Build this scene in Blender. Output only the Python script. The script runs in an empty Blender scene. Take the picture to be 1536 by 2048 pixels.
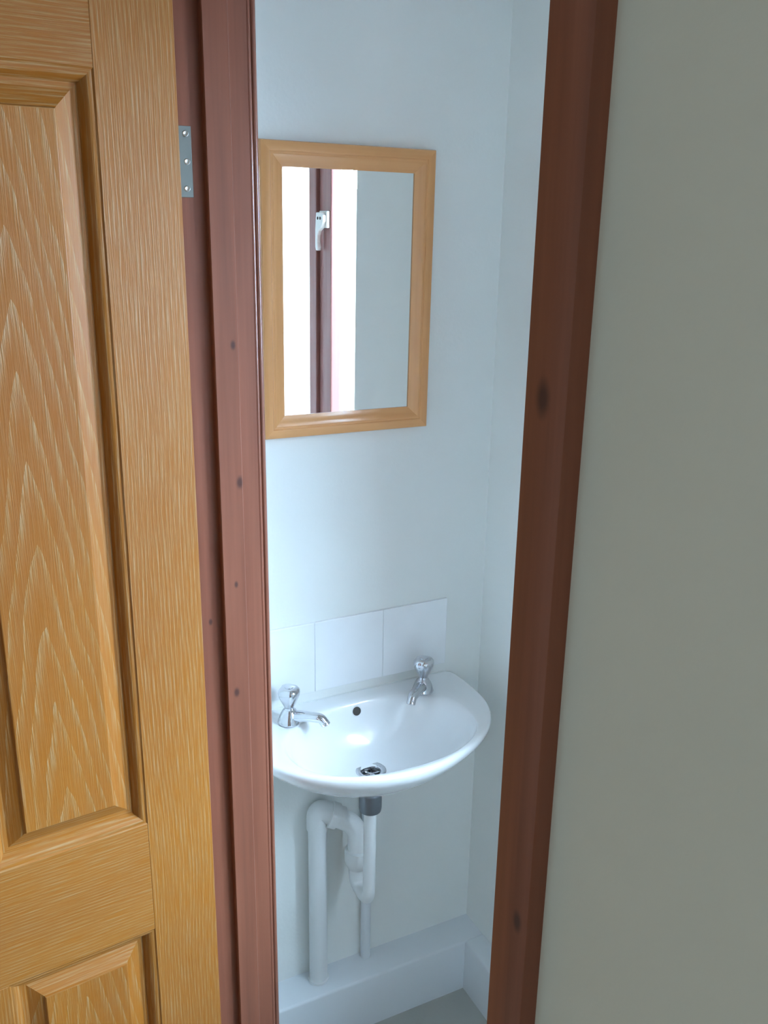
import bpy, bmesh, math
from mathutils import Vector, Matrix
S = bpy.context.scene
C = S.collection
PI = math.pi
def R(a): return math.radians(a)

# ------------------------------------------------------------------ camera
cam_data = bpy.data.cameras.new('camera')
cam = bpy.data.objects.new('camera', cam_data); C.objects.link(cam)
th, ro, ya, F_PX = R(17.208), R(.9194), R(26.989), 1818.3
fw = Vector((math.sin(ya)*math.cos(th), math.cos(ya)*math.cos(th), -math.sin(th)))
rt = Vector((math.cos(ya), -math.sin(ya), 0.0))
up = rt.cross(fw)
r2 = rt*math.cos(ro) + up*math.sin(ro)
u2 = -rt*math.sin(ro) + up*math.cos(ro)
cam.matrix_world = Matrix(((r2.x, u2.x, -fw.x, 0.0), (r2.y, u2.y, -fw.y, 0.0), (r2.z, u2.z, -fw.z, 1.7), (0, 0, 0, 1)))
cam_data.sensor_fit = 'VERTICAL'
cam_data.sensor_height = 36.0
cam_data.lens = 36.0*F_PX/2048.0
cam_data.clip_start = 0.02
S.camera = cam

# ------------------------------------------------------------------ colour management, world, lights
S.view_settings.view_transform = 'Standard'
S.view_settings.look = 'None'
S.view_settings.gamma = 1.0
S.view_settings.use_curve_mapping = False
S.view_settings.exposure = 0.0
S.cycles.max_bounces = 12
S.cycles.diffuse_bounces = 8
S.cycles.glossy_bounces = 6
S.cycles.caustics_reflective = False
S.cycles.caustics_refractive = False

W = bpy.data.worlds.new('overcast_sky'); S.world = W; W.use_nodes = True
W.node_tree.nodes['Background'].inputs[0].default_value = (0.86, 0.95, 1.0, 1)
W.node_tree.nodes['Background'].inputs[1].default_value = 3.0

def area(name, loc, rot, sx, sy, power, col):
    l = bpy.data.lights.new(name, 'AREA'); l.shape = 'RECTANGLE'; l.size = sx; l.size_y = sy
    l.energy = power; l.color = col
    o = bpy.data.objects.new(name, l); C.objects.link(o); o.location = loc; o.rotation_euler = rot
    return o
# daylight outside the toilet window (faces -X, tipped a little down like sky light)
area('toilet_window_daylight', (1.62, 0.25, 1.85), (0, R(90-34), 0), 1.5, 1.5, 560.0, (0.52, 0.72, 1.0))
# added soft sun lamp through the toilet window, brightens the wall left of the basin
sl = bpy.data.lights.new('added_soft_sun', 'SUN'); sl.energy = 12.5; sl.angle = R(36); sl.color = (0.66, 0.88, 1.0)
so = bpy.data.objects.new('added_soft_sun', sl); C.objects.link(so); so.location = (4, -4, 5)
so.rotation_euler = Vector((-.74, 1.0, -.95)).to_track_quat('-Z', 'Y').to_euler()
# added fill light for the hall, outside the made-up left window (faces +X)
area('hall_fill_light', (-1.50, -0.90, 1.60), (0, R(-80), 0), 1.2, 1.1, 8.5, (0.84, 0.95, 1.0))

# ------------------------------------------------------------------ materials
def mat(name):
    m = bpy.data.materials.new(name); m.use_nodes = True
    return m, m.node_tree, m.node_tree.nodes['Principled BSDF']
def N(nt, t, **kw):
    n = nt.nodes.new(t)
    for k, v in kw.items(): setattr(n, k, v)
    return n
def ramp(nt, stops):
    n = N(nt, 'ShaderNodeValToRGB'); e = n.color_ramp.elements
    while len(e) > 1: e.remove(e[-1])
    e[0].position = stops[0][0]; e[0].color = (*stops[0][1], 1)
    for p, c in stops[1:]:
        q = e.new(p); q.color = (*c, 1)
    return n
def coords(nt, scale=(1, 1, 1), loc=(0, 0, 0)):
    tc = N(nt, 'ShaderNodeTexCoord'); mp = N(nt, 'ShaderNodeMapping')
    nt.links.new(tc.outputs['Object'], mp.inputs[0])
    mp.inputs['Scale'].default_value = scale; mp.inputs['Location'].default_value = loc
    return mp.outputs[0]
def noise(nt, vec, scale, detail=2, rough=.5):
    n = N(nt, 'ShaderNodeTexNoise'); n.inputs['Scale'].default_value = scale
    n.inputs['Detail'].default_value = detail; n.inputs['Roughness'].default_value = rough
    nt.links.new(vec, n.inputs['Vector']); return n.outputs['Fac']
def bump(nt, bsdf, h, strength, dist):
    b = N(nt, 'ShaderNodeBump'); b.inputs['Strength'].default_value = strength; b.inputs['Distance'].default_value = dist
    nt.links.new(h, b.inputs['Height']); nt.links.new(b.outputs[0], bsdf.inputs['Normal'])
def mth(nt, op, a, b=None, c=None):
    n = N(nt, 'ShaderNodeMath', operation=op)
    for i, v in enumerate((a, b, c)):
        if v is None: continue
        if isinstance(v, (int, float)): n.inputs[i].default_value = v
        else: nt.links.new(v, n.inputs[i])
    return n.outputs[0]
def mixc(nt, fac, a, b, mode='MIX'):
    n = N(nt, 'ShaderNodeMix', data_type='RGBA', blend_type=mode)
    if isinstance(fac, (int, float)): n.inputs[0].default_value = fac
    else: nt.links.new(fac, n.inputs[0])
    for i, v in ((6, a), (7, b)):
        if isinstance(v, tuple): n.inputs[i].default_value = (*v, 1)
        else: nt.links.new(v, n.inputs[i])
    return n.outputs[2]

def plaster(name, col, col2, rough=.85, bstr=.12):
    m, nt, b = mat(name)
    v = coords(nt)
    n1 = noise(nt, v, 3.0, 3); r = ramp(nt, [(.35, col), (.65, col2)]); nt.links.new(n1, r.inputs[0])
    nt.links.new(r.outputs[0], b.inputs['Base Color']); b.inputs['Roughness'].default_value = rough
    n2 = noise(nt, v, 140.0, 3); bump(nt, b, n2, bstr, .002)
    return m
M_hall = plaster('magnolia_emulsion', (.57, .56, .49), (.60, .585, .515))
M_wc = plaster('cream_emulsion', (.74, .755, .735), (.77, .785, .765))
M_ceil = plaster('white_ceiling_paint', (.8, .8, .78), (.82, .82, .8))
M_gloss = plaster('white_gloss_paint', (.66, .69, .72), (.68, .71, .74), .45, .04)
M_white_pvc = plaster('white_plastic', (.68, .69, .69), (.70, .71, .71), .35, .0)
M_floor = plaster('grey_vinyl', (.36, .36, .33), (.42, .42, .385), .6, .2)
M_carpet = plaster('beige_carpet', (.32, .27, .2), (.4, .34, .26), .95, .6)

def simple(name, col, rough, metal=0.0, coat=0.0, nscale=60.0):
    m, nt, b = mat(name)
    b.inputs['Metallic'].default_value = metal; b.inputs['Coat Weight'].default_value = coat
    b.inputs['Coat Roughness'].default_value = .08
    v = coords(nt); n1 = noise(nt, v, nscale, 2)
    r = ramp(nt, [(.3, tuple(c*.95 for c in col)), (.7, col)]); nt.links.new(n1, r.inputs[0])
    nt.links.new(r.outputs[0], b.inputs['Base Color'])
    rr = N(nt, 'ShaderNodeMapRange'); rr.inputs[3].default_value = rough*.85; rr.inputs[4].default_value = rough*1.15
    nt.links.new(n1, rr.inputs[0]); nt.links.new(rr.outputs[0], b.inputs['Roughness'])
    return m
M_ceramic = simple('white_vitreous_china', (.83, .85, .87), .25, 0, .8, 8)
M_tile = simple('white_glazed_tile', (.86, .88, .90), .25, 0, .5, 10)
M_grout = simple('white_grout', (.70, .72, .72), .9)
M_chrome = simple('chrome', (.62, .63, .66), .12, 1.0)
M_dull = simple('dull_plated_metal', (.20, .215, .24), .42, .85)
M_dark = simple('dark_opening', (.05, .045, .04), .7)
M_steel = simple('zinc_hinge_steel', (.17, .18, .16), .55, .4)
M_screw = simple('bright_screw', (.65, .66, .62), .3, 1.0)
M_whitemetal = simple('cream_enamelled_metal', (.82, .84, .80), .3, 0, .4)
M_mirror, nt, b = mat('mirror_glass'); b.inputs['Metallic'].default_value = 1; b.inputs['Roughness'].default_value = 0.0
n1 = noise(nt, coords(nt), 2.0, 1); r = ramp(nt, [(.3, (.90, .93, .92)), (.7, (.92, .95, .94))]); nt.links.new(n1, r.inputs[0]); nt.links.new(r.outputs[0], b.inputs['Base Color'])

M_glass = bpy.data.materials.new('window_glass'); M_glass.use_nodes = True
nt = M_glass.node_tree; nt.nodes.clear()
out = N(nt, 'ShaderNodeOutputMaterial'); tr = N(nt, 'ShaderNodeBsdfTransparent'); gl = N(nt, 'ShaderNodeBsdfGlossy'); mx = N(nt, 'ShaderNodeMixShader'); fr = N(nt, 'ShaderNodeLayerWeight')
tr.inputs[0].default_value = (.97, .985, .98, 1); gl.inputs['Roughness'].default_value = .02; fr.inputs[0].default_value = .5
nt.links.new(mth(nt, 'MULTIPLY', mth(nt, 'POWER', fr.outputs['Facing'], 5.0), .5), mx.inputs[0]); nt.links.new(tr.outputs[0], mx.inputs[1]); nt.links.new(gl.outputs[0], mx.inputs[2]); nt.links.new(mx.outputs[0], out.inputs[0])

def oak(name, horizontal=False, cathedral=None, seed=0.0):
    """limed golden oak: orange brown wood with fine pale pores; cathedral=(x centre, half width) adds arched grain"""
    m, nt, b = mat(name)
    tc = N(nt, 'ShaderNodeTexCoord'); sp = N(nt, 'ShaderNodeSeparateXYZ'); nt.links.new(tc.outputs['Object'], sp.inputs[0])
    x, y, z = sp.outputs
    if horizontal: x, z = z, x
    cb = N(nt, 'ShaderNodeCombineXYZ')
    nt.links.new(x, cb.inputs[0]); nt.links.new(y, cb.inputs[1]); nt.links.new(z, cb.inputs[2]); P = cb.outputs[0]
    def mp(sc, off):
        q = N(nt, 'ShaderNodeMapping'); nt.links.new(P, q.inputs[0]); q.inputs['Scale'].default_value = sc; q.inputs['Location'].default_value = off; return q.outputs[0]
    wob = noise(nt, mp((6, 6, 1.6), (seed, 0, seed)), 1.0, 2)
    wob2 = noise(nt, mp((22, 22, 5), (seed*2, 1, seed)), 1.0, 2)
    pores = noise(nt, mp((760, 60, 16), (seed, 0, 0)), 1.0, 2, .6)
    fine = noise(nt, mp((1200, 60, 90), (seed, 3, 0)), 1.0, 1, .5)
    if cathedral:
        xc, k = cathedral
        dx = mth(nt, 'ABSOLUTE', mth(nt, 'SUBTRACT', mth(nt, 'ADD', x, mth(nt, 'MULTIPLY', mth(nt, 'SUBTRACT', wob, .5), .04)), xc))
        g = mth(nt, 'ADD', mth(nt, 'MULTIPLY', z, 3.4), mth(nt, 'MULTIPLY', mth(nt, 'POWER', dx, 1.15), k))
        g = mth(nt, 'ADD', g, mth(nt, 'MULTIPLY', wob2, .35)); g = mth(nt, 'ADD', g, mth(nt, 'MULTIPLY', wob, 1.3))
        bands = mth(nt, 'FRACT', mth(nt, 'MULTIPLY', g, 3.1))
        # saw band: bright line fading to orange
        bright = mth(nt, 'POWER', bands, 3.5)
    else:
        g = mth(nt, 'ADD', mth(nt, 'MULTIPLY', x, 560.0), mth(nt, 'MULTIPLY', wob, 26.0))
        g = mth(nt, 'ADD', g, mth(nt, 'MULTIPLY', wob2, 1.2))
        bands = mth(nt, 'MULTIPLY', mth(nt, 'ADD', mth(nt, 'SINE', mth(nt, 'MULTIPLY', g, 2.2)), 1.0), .5)
        bright = mth(nt, 'MULTIPLY', bands, .6)
    pr = mth(nt, 'SMOOTHSTEP', pores, .46, .66) if False else None
    mr = N(nt, 'ShaderNodeMapRange'); mr.inputs[1].default_value = .42; mr.inputs[2].default_value = .66; nt.links.new(pores, mr.inputs[0])
    streak = mth(nt, 'MULTIPLY', mr.outputs[0], mth(nt, 'ADD', mth(nt, 'MULTIPLY', bright, .9), .18))
    base = ramp(nt, [(.3, (.265, .083, .005)), (.7, (.33, .116, .009))]); nt.links.new(wob, base.inputs[0])
    c = mixc(nt, mth(nt, 'MULTIPLY', bright, .35), base.outputs[0], (.34, .152, .028))
    c = mixc(nt, mth(nt, 'MULTIPLY', streak, .62), c, (.41, .30, .16))
    mr2 = N(nt, 'ShaderNodeMapRange'); mr2.inputs[1].default_value = .55; mr2.inputs[2].default_value = .8; mr2.inputs[4].default_value = .35; nt.links.new(fine, mr2.inputs[0])
    c = mixc(nt, mr2.outputs[0], c, (.24, .09, .015))
    nt.links.new(c, b.inputs['Base Color'])
    b.inputs['Roughness'].default_value = .5; b.inputs['Specular IOR Level'].default_value = .35; b.inputs['Coat Weight'].default_value = .08; b.inputs['Coat Roughness'].default_value = .25
    bump(nt, b, streak, .35, .0012)
    return m
M_oak_v = oak('golden_oak_stile', seed=1.3)
M_oak_h = oak('golden_oak_rail', horizontal=True, seed=4.1)
M_oak_p = oak('golden_oak_panel', cathedral=(.205, 26.0), seed=2.2)
M_oak_p2 = oak('golden_oak_far_panel', cathedral=(.57, 26.0), seed=7.2)

def pine(name, c1, c2, c3, rough=.42, axis='z', knots=(), coat=.12, freq=1.0):
    m, nt, b = mat(name)
    sc = {'z': (70*freq, 70*freq, 2.2), 'x': (2.2, 70*freq, 70*freq), 'y': (70*freq, 2.2, 70*freq)}[axis]
    v = coords(nt, sc); n1 = noise(nt, v, 1.0, 3, .55)
    sc2 = {'z': (14, 14, 1.2), 'x': (1.2, 14, 14), 'y': (14, 1.2, 14)}[axis]
    n2 = noise(nt, coords(nt, sc2, (3, 1, 2)), 1.0, 2)
    r = ramp(nt, [(.3, c1), (.5, c2), (.72, c3)]); nt.links.new(mth(nt, 'ADD', mth(nt, 'MULTIPLY', n1, .55), mth(nt, 'MULTIPLY', n2, .45)), r.inputs[0])
    c = r.outputs[0]
    for k in knots:
        q = N(nt, 'ShaderNodeVectorMath', operation='DISTANCE'); nt.links.new(coords(nt, (1, 1, .55)), q.inputs[0]); q.inputs[1].default_value = (k[0], k[1], k[2]*.55)
        mr = N(nt, 'ShaderNodeMapRange', interpolation_type='SMOOTHSTEP'); mr.inputs[1].default_value = k[3]*.25; mr.inputs[2].default_value = k[3]; mr.inputs[3].default_value = .75; mr.inputs[4].default_value = 0
        nt.links.new(q.outputs['Value'], mr.inputs[0])
        c = mixc(nt, mr.outputs[0], c, (.035, .02, .02))
    nt.links.new(c, b.inputs['Base Color']); b.inputs['Roughness'].default_value = rough
    b.inputs['Coat Weight'].default_value = coat; b.inputs['Coat Roughness'].default_value = .15; b.inputs['Specular IOR Level'].default_value = .2
    bump(nt, b, n1, .08, .001)
    return m
KN = [(.3775, 1.188, 1.359, .007), (.362, 1.188, 1.034, .006), (.367, 1.188, 1.207, .004), (.374, 1.188, 1.55, .005), (.330, 1.2, 1.15, .004),
      (.296, .3950, 1.615, .008), (.296, .3850, 1.28, .006), (.296, .3990, .98, .006)]
RED = ((.155, .055, .034), (.215, .076, .045), (.27, .10, .06))
M_red = pine('mahogany_stained_softwood', *RED, knots=KN)
M_redg = pine('mahogany_stained_bead', *RED, rough=.3, coat=.8)
M_redh = pine('mahogany_stained_softwood_head', *RED, axis='y')
M_frame = pine('varnished_pine_frame', (.54, .245, .085), (.62, .30, .12), (.68, .35, .15), axis='z', coat=.4, rough=.35)
M_frame_h = pine('varnished_pine_frame_rail', (.54, .245, .085), (.62, .30, .12), (.68, .35, .15), axis='x', coat=.4, rough=.35)
M_win = pine('hazed_window_mahogany', (.22, .10, .085), (.28, .13, .115), (.34, .17, .15), coat=.5)  # haze over the window is mixed into this paler, pinker wood colour

# ------------------------------------------------------------------ mesh helpers
def link(name, bm, m, parent=None, smooth=None, bevel=0.0, bevseg=2):
    bmesh.ops.recalc_face_normals(bm, faces=bm.faces)
    if bevel:
        es = [e for e in bm.edges if len(e.link_faces) == 2 and e.calc_face_angle(0) > R(35)]
        bmesh.ops.bevel(bm, geom=es, offset=bevel, segments=bevseg, profile=.6, affect='EDGES', clamp_overlap=True)
    me = bpy.data.meshes.new(name); bm.to_mesh(me); bm.free()
    for mm in (m if isinstance(m, (list, tuple)) else [m]): me.materials.append(mm)
    if smooth is not None:
        for p in me.polygons: p.use_smooth = True
        me.set_sharp_from_angle(angle=R(smooth))
    o = bpy.data.objects.new(name, me); C.objects.link(o)
    if parent: o.parent = parent
    return o
def box(bm, x0, x1, y0, y1, z0, z1):
    vs = [bm.verts.new((x, y, z)) for x in (x0, x1) for y in (y0, y1) for z in (z0, z1)]
    f = []
    for q in ((0, 1, 3, 2), (4, 6, 7, 5), (0, 4, 5, 1), (2, 3, 7, 6), (0, 2, 6, 4), (1, 5, 7, 3)): f.append(bm.faces.new([vs[i] for i in q]))
    return f
def bx(*a):
    bm = bmesh.new(); box(bm, *a); return bm
def prism(bm, pts, a, b, axis='z'):
    """closed profile extruded from a to b; pts are (x,y) for z, (x,z) for y, (y,z) for x"""
    def P(p, t): return {'z': (p[0], p[1], t), 'y': (p[0], t, p[1]), 'x': (t, p[0], p[1])}[axis]
    A = [bm.verts.new(P(p, a)) for p in pts]; B = [bm.verts.new(P(p, b)) for p in pts]
    n = len(pts)
    for i in range(n): bm.faces.new((A[i], A[(i+1) % n], B[(i+1) % n], B[i]))
    bm.faces.new(A[::-1]); bm.faces.new(B)
def rings(bm, loops, close0=False, close1=False, mi=0):
    V = [[bm.verts.new(p) for p in L] for L in loops]; n = len(V[0])
    for a, b in zip(V, V[1:]):
        for i in range(n):
            bm.faces.new((a[i], a[(i+1) % n], b[(i+1) % n], b[i])).material_index = mi
    if close0: bm.faces.new(V[0][::-1]).material_index = mi
    if close1: bm.faces.new(V[-1]).material_index = mi
def lathe(bm, prof, c=(0, 0, 0), axis=Vector((0, 0, 1)), seg=32, caps=(True, True), mod=None):
    q = Vector((0, 0, 1)).rotation_difference(Vector(axis).normalized()); c = Vector(c)
    L = []
    for r, h in prof:
        L.append([c + q @ Vector((r*(mod(a, h) if mod else 1)*math.cos(a), r*(mod(a, h) if mod else 1)*math.sin(a), h)) for a in (2*PI*i/seg for i in range(seg))])
    rings(bm, L, *caps)
def smooth_path(pts, rad, n=8):
    """polyline with rounded corners"""
    P = [Vector(p) for p in pts]; out = [P[0]]
    for a, b, c in zip(P, P[1:], P[2:]):
        d1 = (a-b); d2 = (c-b); r = min(rad, d1.length*.49, d2.length*.49)
        p0 = b + d1.normalized()*r; p1 = b + d2.normalized()*r
        for i in range(n+1):
            t = i/n; out.append(p0*(1-t)**2 + b*2*t*(1-t) + p1*t*t)
    out.append(P[-1]); return out
def tube(bm, path, r, seg=20, caps=(True, True)):
    path = [Vector(p) for p in path]; L = []; prev = None
    for i, p in enumerate(path):
        t = (path[min(i+1, len(path)-1)] - path[max(i-1, 0)]).normalized()
        if prev is None:
            nrm = t.orthogonal().normalized()
        else:
            nrm = prev - t*prev.dot(t); nrm.normalize()
        prev = nrm; bn = t.cross(nrm)
        rr = r(i/(len(path)-1)) if callable(r) else r
        L.append([p + (nrm*math.cos(a) + bn*math.sin(a))*rr for a in (2*PI*k/seg for k in range(seg))])
    rings(bm, L, *caps)
def empty(name, loc=(0, 0, 0), rz=0.0, parent=None):
    o = bpy.data.objects.new(name, None); o.empty_display_size = .1; C.objects.link(o); o.location = loc; o.rotation_euler = (0, 0, rz)
    if parent: o.parent = parent
    return o
def tag(o, label, cat, group=None):
    o['label'] = label; o['category'] = cat
    if group: o['group'] = group
    return o
def struct(o, label, cat):
    o['kind'] = 'structure'; o['label'] = label; o['category'] = cat; return o

# ------------------------------------------------------------------ key planes (metres)
XH, XI = .309, .409          # door wall: hall face, toilet face
YJ, YN = 1.200, .4057        # far and near door lining faces
YB, XR = 1.510, 1.0085       # toilet back wall, toilet window wall
YW0 = -.70                   # toilet end wall behind the view
ZC = 2.40                    # ceiling
ZH = 1.988                   # head of door opening
HX0, HY0, HY1 = -1.15, -1.60, 2.30   # hall extents
LT = .028                    # lining thickness

# ------------------------------------------------------------------ room shell
struct(link('floor', bx(HX0-.1, XH+.05, HY0-.1, HY1+.1, -.05, 0), M_carpet), 'beige carpet of the hall outside the doorway', 'floor')
struct(link('floor_toilet', bx(XH+.05, XR+.3, YW0-.1, YB+.1, -.05, 0), M_floor), 'grey vinyl floor of the small toilet', 'floor')
struct(link('ceiling', bx(HX0-.1, XR+.3, HY0-.1, HY1+.1, ZC, ZC+.05), M_ceil), 'white ceiling over hall and toilet', 'ceiling')
# door wall between hall and toilet: hall-side skin magnolia, toilet-side skin cream
def door_wall(x0, x1):
    bm = bmesh.new()
    box(bm, x0, x1, HY0, YN-LT, 0, ZC); box(bm, x0, x1, YJ+LT, HY1, 0, ZC); box(bm, x0, x1, YN-LT, YJ+LT, ZH+LT, ZC)
    return bm
struct(link('wall_right', door_wall(XH, (XH+XI)/2), M_hall), 'magnolia hall wall right of the dark door frame', 'wall')
struct(link('wall_inner', door_wall((XH+XI)/2, XI), M_wc), 'cream toilet side of the door wall', 'wall')
struct(link('wall_back', bx(XI, XR+.3, YB, YB+.1, 0, ZC), M_wc), 'cream toilet wall behind the mirror and basin', 'wall')
WY0, WY1, WZ0, WZ1 = -.02, .837, .95, 1.96
bm = bmesh.new()
box(bm, XR, XR+.22, WY1, YB, 0, ZC); box(bm, XR, XR+.22, YW0, WY0, 0, ZC); box(bm, XR, XR+.22, WY0, WY1, 0, WZ0); box(bm, XR, XR+.22, WY0, WY1, WZ1, ZC)
struct(link('wall_window', bm, M_wc), 'cream toilet side wall with the window, seen in the mirror', 'wall')
struct(link('wall_front', bx(XI, XR+.22, YW0-.1, YW0, 0, ZC), M_wc), 'cream toilet end wall out of view', 'wall')
struct(link('wall_end', bx(HX0, XH, HY1, HY1+.1, 0, ZC), M_hall), 'magnolia hall end wall behind the open door', 'wall')
struct(link('wall_behind', bx(HX0, XH, HY0-.1, HY0, 0, ZC), M_hall), 'magnolia hall wall behind the viewer', 'wall')
bm = bmesh.new(); hy0, hy1, hz0, hz1 = -1.40, -.40, .95, 2.1
box(bm, HX0-.1, HX0, HY0-.1, hy0, 0, ZC); box(bm, HX0-.1, HX0, hy1, HY1+.1, 0, ZC); box(bm, HX0-.1, HX0, hy0, hy1, 0, hz0); box(bm, HX0-.1, HX0, hy0, hy1, hz1, ZC)
struct(link('wall_left', bm, M_hall), 'magnolia hall wall far left with the added hall window', 'wall')
w2 = empty('window_2_added', (HX0-.05, (hy0+hy1)/2, hz0), R(90)); struct(w2, 'unseen brown framed window added to light the hall, left behind the viewer', 'window')  # made-up window out of view, placed to let light into the hall
bm = bmesh.new(); hw = (hy1-hy0)/2; hh = hz1-hz0
for a in ((-hw, -hw+.06, -.03, .03, 0, hh), (hw-.06, hw, -.03, .03, 0, hh), (-.03, .03, -.03, .03, 0, hh), (-hw, hw, -.03, .03, 0, .06), (-hw, hw, -.03, .03, hh-.06, hh)): box(bm, *a)
link('window_frame', bm, M_win, w2)
link('pane', bx(-hw+.05, -.025, -.003, .003, .05, hh-.05), M_glass, w2)
link('pane', bx(.025, hw-.05, -.003, .003, .05, hh-.05), M_glass, w2)

# boxed skirting ledge round the toilet
def ledge(pts, a, b, axis):
    bm = bmesh.new(); prism(bm, pts, a, b, axis); return bm
LZ = .134
o = link('baseboard_back', ledge([(1.435, 0), (1.435, LZ-.006), (1.437, LZ-.002), (1.441, LZ), (YB, LZ), (YB, 0)], XI, XR, 'x'), M_gloss, smooth=40)
struct(o, 'white painted boxed skirting ledge under the basin', 'skirting')
o = link('baseboard_right', ledge([(.959, 0), (.959, LZ-.006), (.961, LZ-.002), (.965, LZ), (XR, LZ), (XR, 0)], YW0, 1.435, 'y'), M_gloss, smooth=40)
struct(o, 'white painted skirting ledge along the toilet window wall', 'skirting')

# ------------------------------------------------------------------ door lining and architraves (stained wood)
def jamb(bm, y, s, z1):
    """s=+1: lining body lies beyond y in +Y (far jamb); s=-1 near jamb"""
    pts = [(XH, y), (.3478, y), (.3478, y-.0105*s), (.3492, y-.012*s), (.3806, y-.012*s), (.3820, y-.0105*s), (.3820, y), (XI, y), (XI, y+LT*s), (XH, y+LT*s)]
    prism(bm, pts, 0, z1, 'z')
bm = bmesh.new(); jamb(bm, YJ, 1, ZH); far = link('trim_1', bm, M_red, smooth=30)
struct(far, 'red-brown stained door lining with planted stop on the hinge side', 'door frame')
bm = bmesh.new(); jamb(bm, YN, -1, ZH)
struct(link('trim_2', bm, M_red, smooth=30), 'red-brown stained door lining on the near latch side', 'door frame')
bm = bmesh.new(); prism(bm, [(XH, ZH), (.3478, ZH), (.3478, ZH-.012), (.382, ZH-.012), (.382, ZH), (XI, ZH), (XI, ZH+LT), (XH, ZH+LT)], YN-LT, YJ+LT, 'y')
struct(link('trim_3', bm, M_redh), 'red-brown stained head of the door lining', 'door frame')

def arch_profile(x0, s, inner, outer, t):
    """architrave section: face toward s (-1 hall, +1 toilet); inner edge nearer the opening; returns (x,y)"""
    d = 1 if outer > inner else -1
    w = abs(outer-inner)
    pr = [(0, 0), (0, .55*t), (.002, .80*t), (.006, t), (w*.86, t), (w*.93, .93*t), (w*.98, .72*t), (w, .5*t), (w, 0)]
    return [(x0 + s*b, inner + d*a) for a, b in pr]
bm = bmesh.new(); prism(bm, [(XH, .4107), (.296, .4107), (.296, .3790), (.2972, .3760), (.2995, .3752), (XH, .3752)], 0, ZH+.045, 'z')
struct(link('trim_4', bm, M_red, smooth=30), 'dark red-brown architrave on the right of the doorway, near the viewer', 'architrave')
bm = bmesh.new(); prism(bm, arch_profile(XH, -1, 1.206, 1.243, .011), 0, ZH+.045, 'z')
struct(link('trim_5', bm, M_red, smooth=30), 'dark architrave behind the open oak door', 'architrave')
bm = bmesh.new(); prism(bm, [(XH, ZH+.006), (.298, ZH+.006), (.298, ZH+.040), (XH, ZH+.045)], .4107, 1.206, 'y')
struct(link('trim_6', bm, M_redh), 'dark architrave over the doorway on the hall side', 'architrave')
# toilet side: two beads that catch the window light
def bead(y0, s):
    return [(XI, y0), (.4110, y0-.0018*s), (.4135, y0-.0022*s), (.4155, y0-.0006*s), (.4163, y0+.0012*s), (.4172, y0-.0004*s), (.4198, y0-.0012*s), (.4222, y0+.0002*s), (.4238, y0+.003*s), (.4245, y0+.008*s), (.4245, y0+.057*s), (XI, y0+.057*s)]
bm = bmesh.new(); prism(bm, bead(1.2060, 1), 0, ZH+.06, 'z')
struct(link('trim_7', bm, M_redg, smooth=60), 'beaded red-brown architrave edge inside the toilet, beside the mirror', 'architrave')
bm = bmesh.new(); prism(bm, bead(.400, -1), 0, ZH+.06, 'z')
struct(link('trim_8', bm, M_red, smooth=60), 'beaded architrave inside the toilet on the latch side', 'architrave')
bm = bmesh.new(); prism(bm, [(XI, ZH+.006), (.4245, ZH+.012), (.4245, ZH+.06), (XI, ZH+.06)], .400, 1.206, 'y')
struct(link('trim_9', bm, M_redh), 'architrave over the doorway inside the toilet', 'architrave')

# ------------------------------------------------------------------ oak panel door, open toward the hall
DW, DT, DZ0, DZ1 = .785, .034, .006, 1.980
door = empty('door_1', (.3080, 1.1640, 0), R(186.0))
struct(door, 'open golden oak door with raised panels, left of the frame', 'door')
ST = .0975; PX = [(.0975, .306), (.479, .6875)]; PZ = [(.20, .687), (.873, 1.870)]
def dpart(name, x0, x1, z0, z1, m):
    o = link(name, bx(x0, x1, -DT, 0, z0, z1), m, door, bevel=.0006, bevseg=1)
dpart('stile', 0, ST, DZ0, DZ1, M_oak_v); dpart('stile', DW-ST, DW, DZ0, DZ1, M_oak_v)
dpart('rail', ST, DW-ST, PZ[1][1], DZ1, M_oak_h); dpart('rail', ST, DW-ST, PZ[0][1], PZ[1][0], M_oak_h); dpart('rail', ST, DW-ST, DZ0, PZ[0][0], M_oak_h)
for z0, z1 in PZ: dpart('muntin', PX[0][1], PX[1][0], z0, z1, M_oak_v)
def rect(x0, x1, z0, z1, off, y): return [(x0+off, y, z0+off), (x1-off, y, z0+off), (x1-off, y, z1-off), (x0+off, y, z1-off)]
def framed(prof, x0, x1, z0, z1, fill):
    """mitred moulding ring; vertical and horizontal runs get their own grain"""
    bm = bmesh.new(); L = [rect(x0, x1, z0, z1, a, d) for a, d in prof]
    for A, B in zip(L, L[1:]):
        for i in range(4):
            j = (i+1) % 4
            f = bm.faces.new([bm.verts.new(p) for p in (A[i], A[j], B[j], B[i])]); f.material_index = 1 if i in (0, 2) else 0
    if fill: bm.faces.new([bm.verts.new(p) for p in L[-1]])
    bmesh.ops.remove_doubles(bm, verts=bm.verts, dist=1e-6)
    return bm
for i, (x0, x1) in enumerate(PX):
    for z0, z1 in PZ:
        mould = [(0, -.0002), (.0015, -.0016), (.0040, -.0020), (.0080, -.0045), (.0110, -.0080), (.0135, -.0125), (.0155, -.0160), (.0235, -.0165)]
        mm = framed(mould, x0, x1, z0, z1, False)
        o = link('moulding', mm, [M_oak_v, M_oak_h], door, smooth=30)
        panel = [(.0230, -.0165), (.0242, -.0160), (.0440, -.0050), (.0452, -.0022), (.0462, -.0018)]
        o = link('panel', framed(panel, x0, x1, z0, z1, True), [M_oak_p if i == 0 else M_oak_p2, M_oak_h], door, smooth=12)
        o['label'] = 'raised oak panel with arched grain'
        b2 = bx(x0-.001, x1+.001, -DT+.006, -.019, z0-.001, z1+.001)
        link('panel_back', b2, M_oak_p if i == 0 else M_oak_p2, door)
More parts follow.
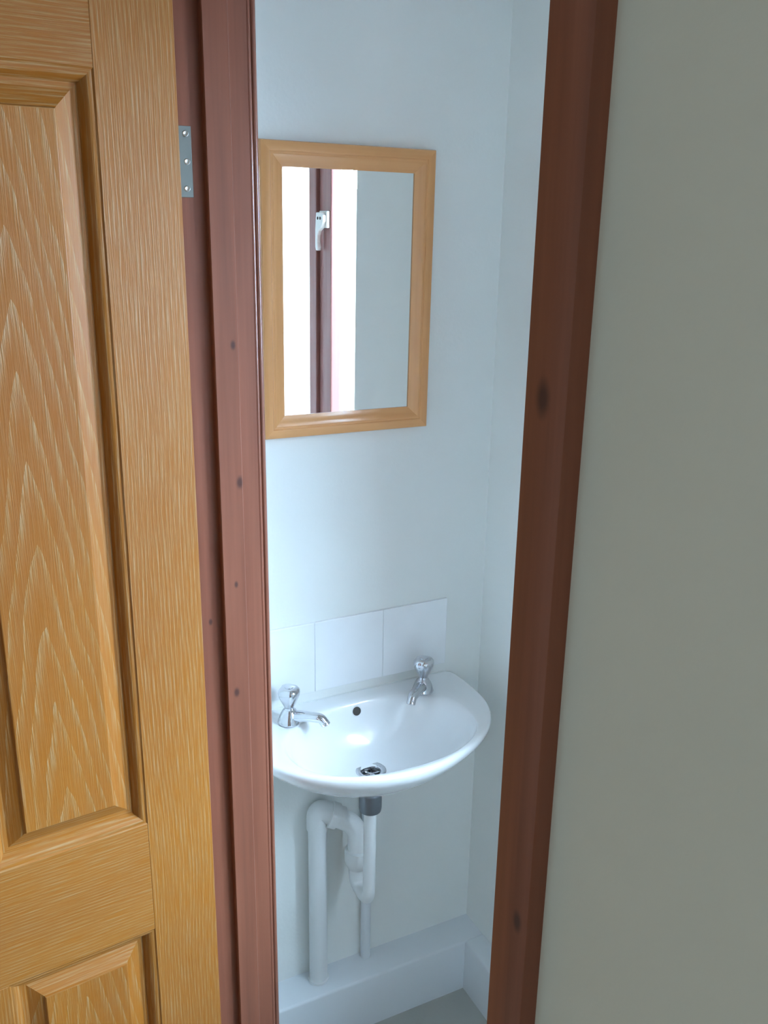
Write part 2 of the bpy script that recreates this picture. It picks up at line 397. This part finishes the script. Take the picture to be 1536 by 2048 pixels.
# lever handle at the free edge (outside the picture to the left)
hd = empty('door_handle', (DW-.05, 0, .98), 0, door)
link('backplate', bx(-.02, .02, .0002, .005, -.08, .08), M_steel, hd, bevel=.002)
bm = bmesh.new(); tube(bm, smooth_path([(0, .004, 0), (0, .045, 0), (-.11, .05, 0)], .02), .008); link('lever', bm, M_steel, hd, smooth=40)

# hinge leaf let into the hinge-side rebate
def hinge(zc):
    h = empty('hinge', (0, 0, 0), 0, far); h['label'] = 'small grey metal hinge leaf with screws'
    h.location = (0, 0, zc)
    link('hinge_leaf', bx(.3105, .3325, YJ-.0012, YJ+.0004, -.042, .042), M_steel, h, bevel=.0005, bevseg=1)
    for dz, dx in ((.033, .3255), (.0005, .3262), (-.0315, .3248)):
        bm = bmesh.new(); lathe(bm, [(.0038, 0), (.0038, .0006), (.0028, .0012), (.0012, .0006)], (dx, YJ-.0011, dz), (0, -1, 0), 16); link('screw', bm, M_screw, h, smooth=40)
    bm = bmesh.new(); lathe(bm, [(.0045, -.042), (.005, -.041), (.005, .041), (.0045, .042)], (.3035, 1.2030, 0)); link('knuckle', bm, M_steel, h, smooth=40)
hinge(1.778); hinge(.22)

# ------------------------------------------------------------------ toilet window (seen in the mirror)
w1 = empty('window_1', (XR+.065, WY0, WZ0)); struct(w1, 'dark red window with white handle reflected in the mirror', 'window')
H = WZ1-WZ0; LY = WY1-WY0
MY = .475-WY0       # mullion centre
bm = bmesh.new()
for a in ((0, .045), (LY-.045, LY), (MY-.030, MY+.030)): box(bm, 0, .045, a[0], a[1], 0, H)
box(bm, 0, .045, .045, LY-.045, 0, .045); box(bm, 0, .045, .045, LY-.045, H-.045, H)
link('window_frame', bm, M_win, w1, bevel=.003)
for a0, a1 in ((.040, MY-.026), (MY+.026, LY-.040)):
    bm = bmesh.new()
    for q in ((a0, a0+.055, .04, H-.04), (a1-.055, a1, .04, H-.04), (a0+.055, a1-.055, .04, .095), (a0+.055, a1-.055, H-.095, H-.04)): box(bm, -.012, .022, *q)
    cs = link('casement', bm, M_win, w1, bevel=.006, bevseg=3)
    link('pane', bx(.008, .012, a0+.05, a1-.05, .09, H-.09), M_glass, cs)
link('window_sill', bx(-.095, .0, .004, LY-.004, -.0005, .022), M_gloss, w1, bevel=.004)
# casement fastener: block with two screws and a tapering blade hanging down
hy, hz = .515-WY0, 1.738-WZ0
fh = empty('window_handle', (-.012, hy, hz), 0, w1); fh['label'] = 'white enamelled window fastener'
link('handle_base', bx(-.010, 0, -.020, .034, -.046, .0), M_whitemetal, fh, bevel=.003)
bm = bmesh.new()
prism(bm, [(-.020, -.004), (.016, -.004), (.030, -.012), (.030, -.028), (.016, -.046), (-.002, -.054), (-.010, -.066), (-.012, -.085), (-.006, -.100), (-.008, -.108), (-.022, -.108), (-.026, -.098), (-.026, -.05)], -.020, -.008, 'x')
link('handle_blade', bm, M_whitemetal, fh, bevel=.003)
for dy in (-.006, .012):
    bm = bmesh.new(); lathe(bm, [(.0042, 0), (.0042, .0012), (.0015, .0006)], (-.020, dy, -.020), (-1, 0, 0), 14); link('screw', bm, M_dark, fh)

# ------------------------------------------------------------------ mirror in a pine frame
mr = empty('wall_mirror', (.6865, YB, 1.590)); tag(mr, 'rectangular mirror in a light pine frame on the wall above the basin', 'mirror')
hw_, hh_ = .1635, .2470; BW, BH = .0400, .0405
prof = [(0, 0), (0, -.014), (.0015, -.0175), (.004, -.019), (.016, -.019), (.0175, -.0175), (.0195, -.0175), (.0215, -.0185), (.024, -.018), (.030, -.0145), (.037, -.0125), (.040, -.0115), (.040, -.0085)]
for name, idx, m in (('frame_rail', 0, M_frame_h), ('frame_stile', 1, M_frame), ('frame_rail', 2, M_frame_h), ('frame_stile', 3, M_frame)):
    bm = bmesh.new(); L = []
    for a, d in prof:
        q = [(-hw_+a, d, -hh_+a), (hw_-a, d, -hh_+a), (hw_-a, d, hh_-a), (-hw_+a, d, hh_-a)]
        L.append((q[idx], q[(idx+1) % 4]))
    V = [[bm.verts.new(p) for p in l] for l in L]
    for A, B in zip(V, V[1:]): bm.faces.new((A[0], A[1], B[1], B[0]))
    o = link(name, bm, m, mr, smooth=35)
link('mirror_glass', bx(-hw_+BW-.003, hw_-BW+.003, -.0095, -.007, -hh_+BH-.003, hh_-BH+.003), M_mirror, mr)
link('backing_board', bx(-hw_+.003, hw_-.003, -.0065, -.0005, -hh_+.003, hh_-.003), M_frame, mr)
mr.rotation_euler = (R(.35), R(.25), 0)
mr.location.y = YB-.0025

# ------------------------------------------------------------------ splashback tiles
sp = empty('tile_splashback', (.4685, YB, .821)); tag(sp, 'row of white glazed splashback tiles on the wall behind the basin', 'tiles')
for k in range(3):
    a = .4685+.15*k if False else .15*k
    link('tile', bx(a+.0008 + (0), a+.1492-(.0), -.0065, -.0005, .0008, .1492), M_tile, sp, bevel=.0014)
link('grout', bx(.001, .449, -.0050, -.0003, .001, .149), M_grout, sp)

# ------------------------------------------------------------------ wash basin
BX, BZ = .690, .799
basin = empty('wash_basin', (BX, YB, BZ)); tag(basin, 'small white ceramic wall-hung wash basin with two taps', 'basin')
# outline (u across, v out from wall): half of a rounded D
half = [(0, 0), (.10, 0), (.19, 0), (.234, 0), (.2440, .0035), (.2480, .014), (.2508, .05), (.250, .10), (.244, .145), (.228, .186), (.200, .226), (.162, .257), (.118, .281), (.062, .301), (0, .308)]
NP = 120
def resample(pts, n):
    P = [Vector((*p, 0)) for p in pts]
    # Catmull-Rom dense then equal arc
    D = []
    m = len(P)
    for i in range(m):
        p0, p1, p2, p3 = P[(i-1) % m], P[i], P[(i+1) % m], P[(i+2) % m]
        for k in range(16):
            t = k/16
            D.append(.5*((2*p1) + (p2-p0)*t + (2*p0-5*p1+4*p2-p3)*t*t + (3*p1-p0-3*p2+p3)*t**3))
    L = [0]
    for a, b in zip(D, D[1:]+D[:1]): L.append(L[-1]+(b-a).length)
    out = []; j = 0
    for i in range(n):
        s = L[-1]*i/n
        while L[j+1] < s: j += 1
        t = (s-L[j])/max(1e-9, L[j+1]-L[j]); out.append(D[j].lerp(D[(j+1) % len(D)], t))
    return [(p.x, max(0.0, p.y)) for p in out]
full = half + [(-u, v) for u, v in half[-2:0:-1]]
OUT = resample(full, NP)
def inner_pt(ang):
    # bowl edge: ellipse-like, flatter at the back
    c, s = math.cos(ang), math.sin(ang)
    a = .186; bb = .128 if s < 0 else .122
    e = 2.3
    k = (abs(c)**e + abs(s)**e)**(-1/e)
    return (a*k*c, .166 + bb*k*s)
CU, CV = 0.0, .166
def lp(p, q, t): return (p[0]+(q[0]-p[0])*t, p[1]+(q[1]-p[1])*t)
INN = []
for u, v in OUT: INN.append(inner_pt(math.atan2(v-CV, u-CU)))
DR = (-.006, .128)     # waste centre (u, v)
def W3(p, z): return (p[0], -p[1], z)
def shrink(p, d):     # move outline point inwards by d but stay on the wall
    n = math.hypot(p[0]-CU, p[1]-CV); q = lp(p, (CU, CV), d/n)
    return (q[0], 0.0 if p[1] < 1e-4 else q[1])
bm = bmesh.new(); L = []
def under(t, z):
    o = []
    for p in OUT:
        q = lp(p, (DR[0], DR[1]), 1-t)
        vv = q[1] if p[1] > .02 else (0.0 if z > -.12 else q[1])
        o.append(W3((q[0], vv), z))
    return o
for t, z in ((.10, -.128), (.22, -.124), (.42, -.108), (.60, -.088), (.74, -.068), (.84, -.051), (.91, -.037), (.955, -.027), (.985, -.0185)): L.append(under(t, z))
L.append([W3(shrink(p, .0008), -.012) for p in OUT])
L.append([W3(p, -.007) for p in OUT]); L.append([W3(shrink(p, .0012), -.0025) for p in OUT]); L.append([W3(shrink(p, .0040), -.0004) for p in OUT]); L.append([W3(shrink(p, .008), 0) for p in OUT])
def between(t, z):    # between outer rim and bowl edge
    return [W3(lp(shrink(p, .008), q, t), z) for p, q in zip(OUT, INN)]
L.append(between(.30, -.0008)); L.append(between(.62, -.0015)); L.append(between(.85, -.0022)); L.append(between(.95, -.0036)); L.append([W3(q, -.0075) for q in INN])
def bowl(t, z): return [W3(lp(q, DR, t), z) for q in INN]
for t, z in ((.03, -.013), (.07, -.024), (.12, -.038), (.19, -.054), (.28, -.069), (.39, -.082), (.52, -.092), (.66, -.0985), (.78, -.102), (.86, -.104)): L.append(bowl(t, z))
L.append([W3((DR[0]+.0215*math.cos(math.atan2(q[1]-DR[1], q[0]-DR[0])), DR[1]+.0215*math.sin(math.atan2(q[1]-DR[1], q[0]-DR[0]))), -.1055) for q in INN])
L.append([W3((DR[0]+.0205*math.cos(math.atan2(q[1]-DR[1], q[0]-DR[0])), DR[1]+.0205*math.sin(math.atan2(q[1]-DR[1], q[0]-DR[0]))), -.128) for q in INN])
rings(bm, L)
link('basin_bowl', bm, M_ceramic, basin, smooth=70)
# waste: flange ring in the bowl, strainer, and tail below
bm = bmesh.new(); lathe(bm, [(.0185, -.006), (.0190, .0), (.0215, .0022), (.0285, .0026), (.0305, .0012), (.0308, -.001)], (DR[0], -DR[1], -.1045), seg=40, caps=(False, False)); o = link('waste_flange', bm, M_chrome, basin, smooth=50)
o['label'] = 'chrome ring of the plug hole'
bm = bmesh.new(); lathe(bm, [(.0195, -.016), (.0195, -.014)], (DR[0], -DR[1], -.1045), seg=32); link('plug_hole', bm, M_dark, basin)
bm = bmesh.new()
for a in (0, PI/3, 2*PI/3):
    d = Vector((math.cos(a), math.sin(a), 0))*.0195; tube(bm, [Vector((DR[0], -DR[1], -.111))-d, Vector((DR[0], -DR[1], -.111))+d], .0018, 8)
link('strainer', bm, M_chrome, basin, smooth=40)
bm = bmesh.new(); lathe(bm, [(.019, -.115), (.019, -.148), (.0215, -.150), (.0225, -.154), (.0225, -.186), (.0215, -.192), (.018, -.1935), (.014, -.1935)], (DR[0], -DR[1], 0), seg=36); o = link('waste_tail', bm, M_dull, basin, smooth=40)
o['label'] = 'dark grey metal waste fitting under the bowl'
# overflow opening on the back slope of the bowl
bm = bmesh.new(); lathe(bm, [(.0092, -.001), (.0092, .0008), (.0070, .0012)], (.003, -.0425, -.0200), (0, -.96, .30), 28); link('overflow_hole', bm, M_dark, basin, smooth=30)
for s in (0,):
    bm = bmesh.new(); lathe(bm, [(.0088, .0002), (.0092, .0014), (.0102, .0017), (.0110, .0004)], (.003, -.0425, -.0200), (0, -.96, .30), 28, (False, False)); link('overflow_rim', bm, M_ceramic, basin, smooth=60)
# silicone line at the wall
bm = bmesh.new(); tube(bm, [(-.232, -.0005, .0005), (.232, -.0005, .0005)], .0016, 8); link('sealant', bm, M_grout, basin, smooth=60)

def tap(u, v, ang):
    t = empty('tap', (u, -v, 0), ang, basin); t.scale = (1, 1, .88); t['label'] = 'chrome pillar tap with fluted head'
    bm = bmesh.new()
    lathe(bm, [(.0215, -.001), (.0222, .001), (.0218, .003), (.0205, .007), (.0185, .015), (.0160, .022), (.0130, .028), (.0096, .031), (.0092, .036)], seg=36); link('tap_body', bm, M_chrome, t, smooth=40)
    # spout points along local +X
    P = smooth_path([(.002, 0, .013), (.030, 0, .019), (.064, 0, .020), (.071, 0, .010)], .010, 6)
    bm = bmesh.new(); tube(bm, P, lambda s: .0125-.0035*s, 20); link('spout', bm, M_chrome, t, smooth=50)
    bm = bmesh.new(); lathe(bm, [(.0086, 0), (.0092, .001), (.0092, .007), (.0082, .008), (.006, .0078)], (.0700, 0, .0125), (.50, 0, -.86), 20); link('nozzle', bm, M_chrome, t, smooth=40)
    # tulip head with four flutes
    def mod(a, h): 
        k = max(0, min(1, (h-.036)/.02)); return 1 - .11*k*(.5+.5*math.cos(4*a))**2
    bm = bmesh.new(); lathe(bm, [(.0088, .034), (.0100, .038), (.0135, .046), (.0175, .055), (.0205, .063), (.0215, .070), (.0208, .076), (.0180, .0805), (.0120, .083), (.0040, .0835)], seg=48, mod=mod); link('tap_head', bm, M_chrome, t, smooth=50)
    bm = bmesh.new(); lathe(bm, [(.0085, .0830), (.0085, .0845), (.0070, .0850)], seg=24); link('head_cap', bm, M_chrome, t, smooth=40)
tap(-.145, .055, R(-42)); tap(.147, .055, R(-138))

# ------------------------------------------------------------------ white plastic waste pipe with trap
wp = empty('waste_pipe', (.606, 1.480, .134)); tag(wp, 'white plastic waste pipe with elbow and trap under the basin', 'pipe')
def loc(p): return Vector(p) - Vector((.606, 1.480, .134))
bm = bmesh.new(); tube(bm, [loc((.6125, 1.482, .1345)), loc((.6125, 1.482, .545))], .0195, 28); link('standpipe', bm, M_white_pvc, wp, smooth=50)
ZE = .545
bm = bmesh.new(); tube(bm, smooth_path([loc((.6125, 1.482, .520)), loc((.6125, 1.482, ZE+.022)), loc((.660, 1.462, ZE-.002))], .030, 10), .0228, 28); link('elbow', bm, M_white_pvc, wp, smooth=50)
bm = bmesh.new(); tube(bm, [loc((.636, 1.472, ZE+.008)), loc((.6365, 1.4718, ZE+.0078)), loc((.650, 1.4665, ZE+.002)), loc((.6505, 1.4663, ZE+.0018))], lambda s: .0270 if .1 < s < .9 else .0255, 28); link('collar', bm, M_white_pvc, wp, smooth=40)
bm = bmesh.new(); tube(bm, smooth_path([loc((.645, 1.468, ZE+.003)), loc((.687, 1.450, ZE-.020)), loc((.689, 1.448, .455))], .032, 12), .0205, 28); link('bend', bm, M_white_pvc, wp, smooth=50)
bm = bmesh.new(); lathe(bm, [(.0205, .470), (.0262, .468), (.0275, .462), (.0275, .442), (.0258, .436), (.0205, .425)], loc((.6885, 1.448, 0)), seg=28); link('nut', bm, M_white_pvc, wp, smooth=40)
bm = bmesh.new(); tube(bm, smooth_path([loc((.6885, 1.448, .440)), loc((.688, 1.446, .385)), loc((.684, 1.384, .385)), loc((.684, 1.382, .6050))], .032, 12), lambda s: .0185-.0060*min(1, max(0, (s-.15)/.7)), 28); link('trap', bm, M_white_pvc, wp, smooth=50)
bm = bmesh.new(); tube(bm, [loc((.6125, 1.482, .1342)), loc((.6125, 1.482, .140))], .0225, 28); link('foot_collar', bm, M_white_pvc, wp, smooth=40)

sp2 = empty('supply_pipe', (.7330, 1.4975, .134)); tag(sp2, 'thin white painted supply pipe rising up the wall right of the waste pipe', 'pipe')
bm = bmesh.new(); tube(bm, [(0, 0, .0005), (0, 0, .53)], .0112, 20); link('pipe', bm, M_gloss, sp2, smooth=50)
for z in (.30,):
    bm = bmesh.new(); box(bm, -.014, .014, -.004, .0125, z-.006, z+.006); link('pipe_clip', bm, M_white_pvc, sp2, bevel=.002)
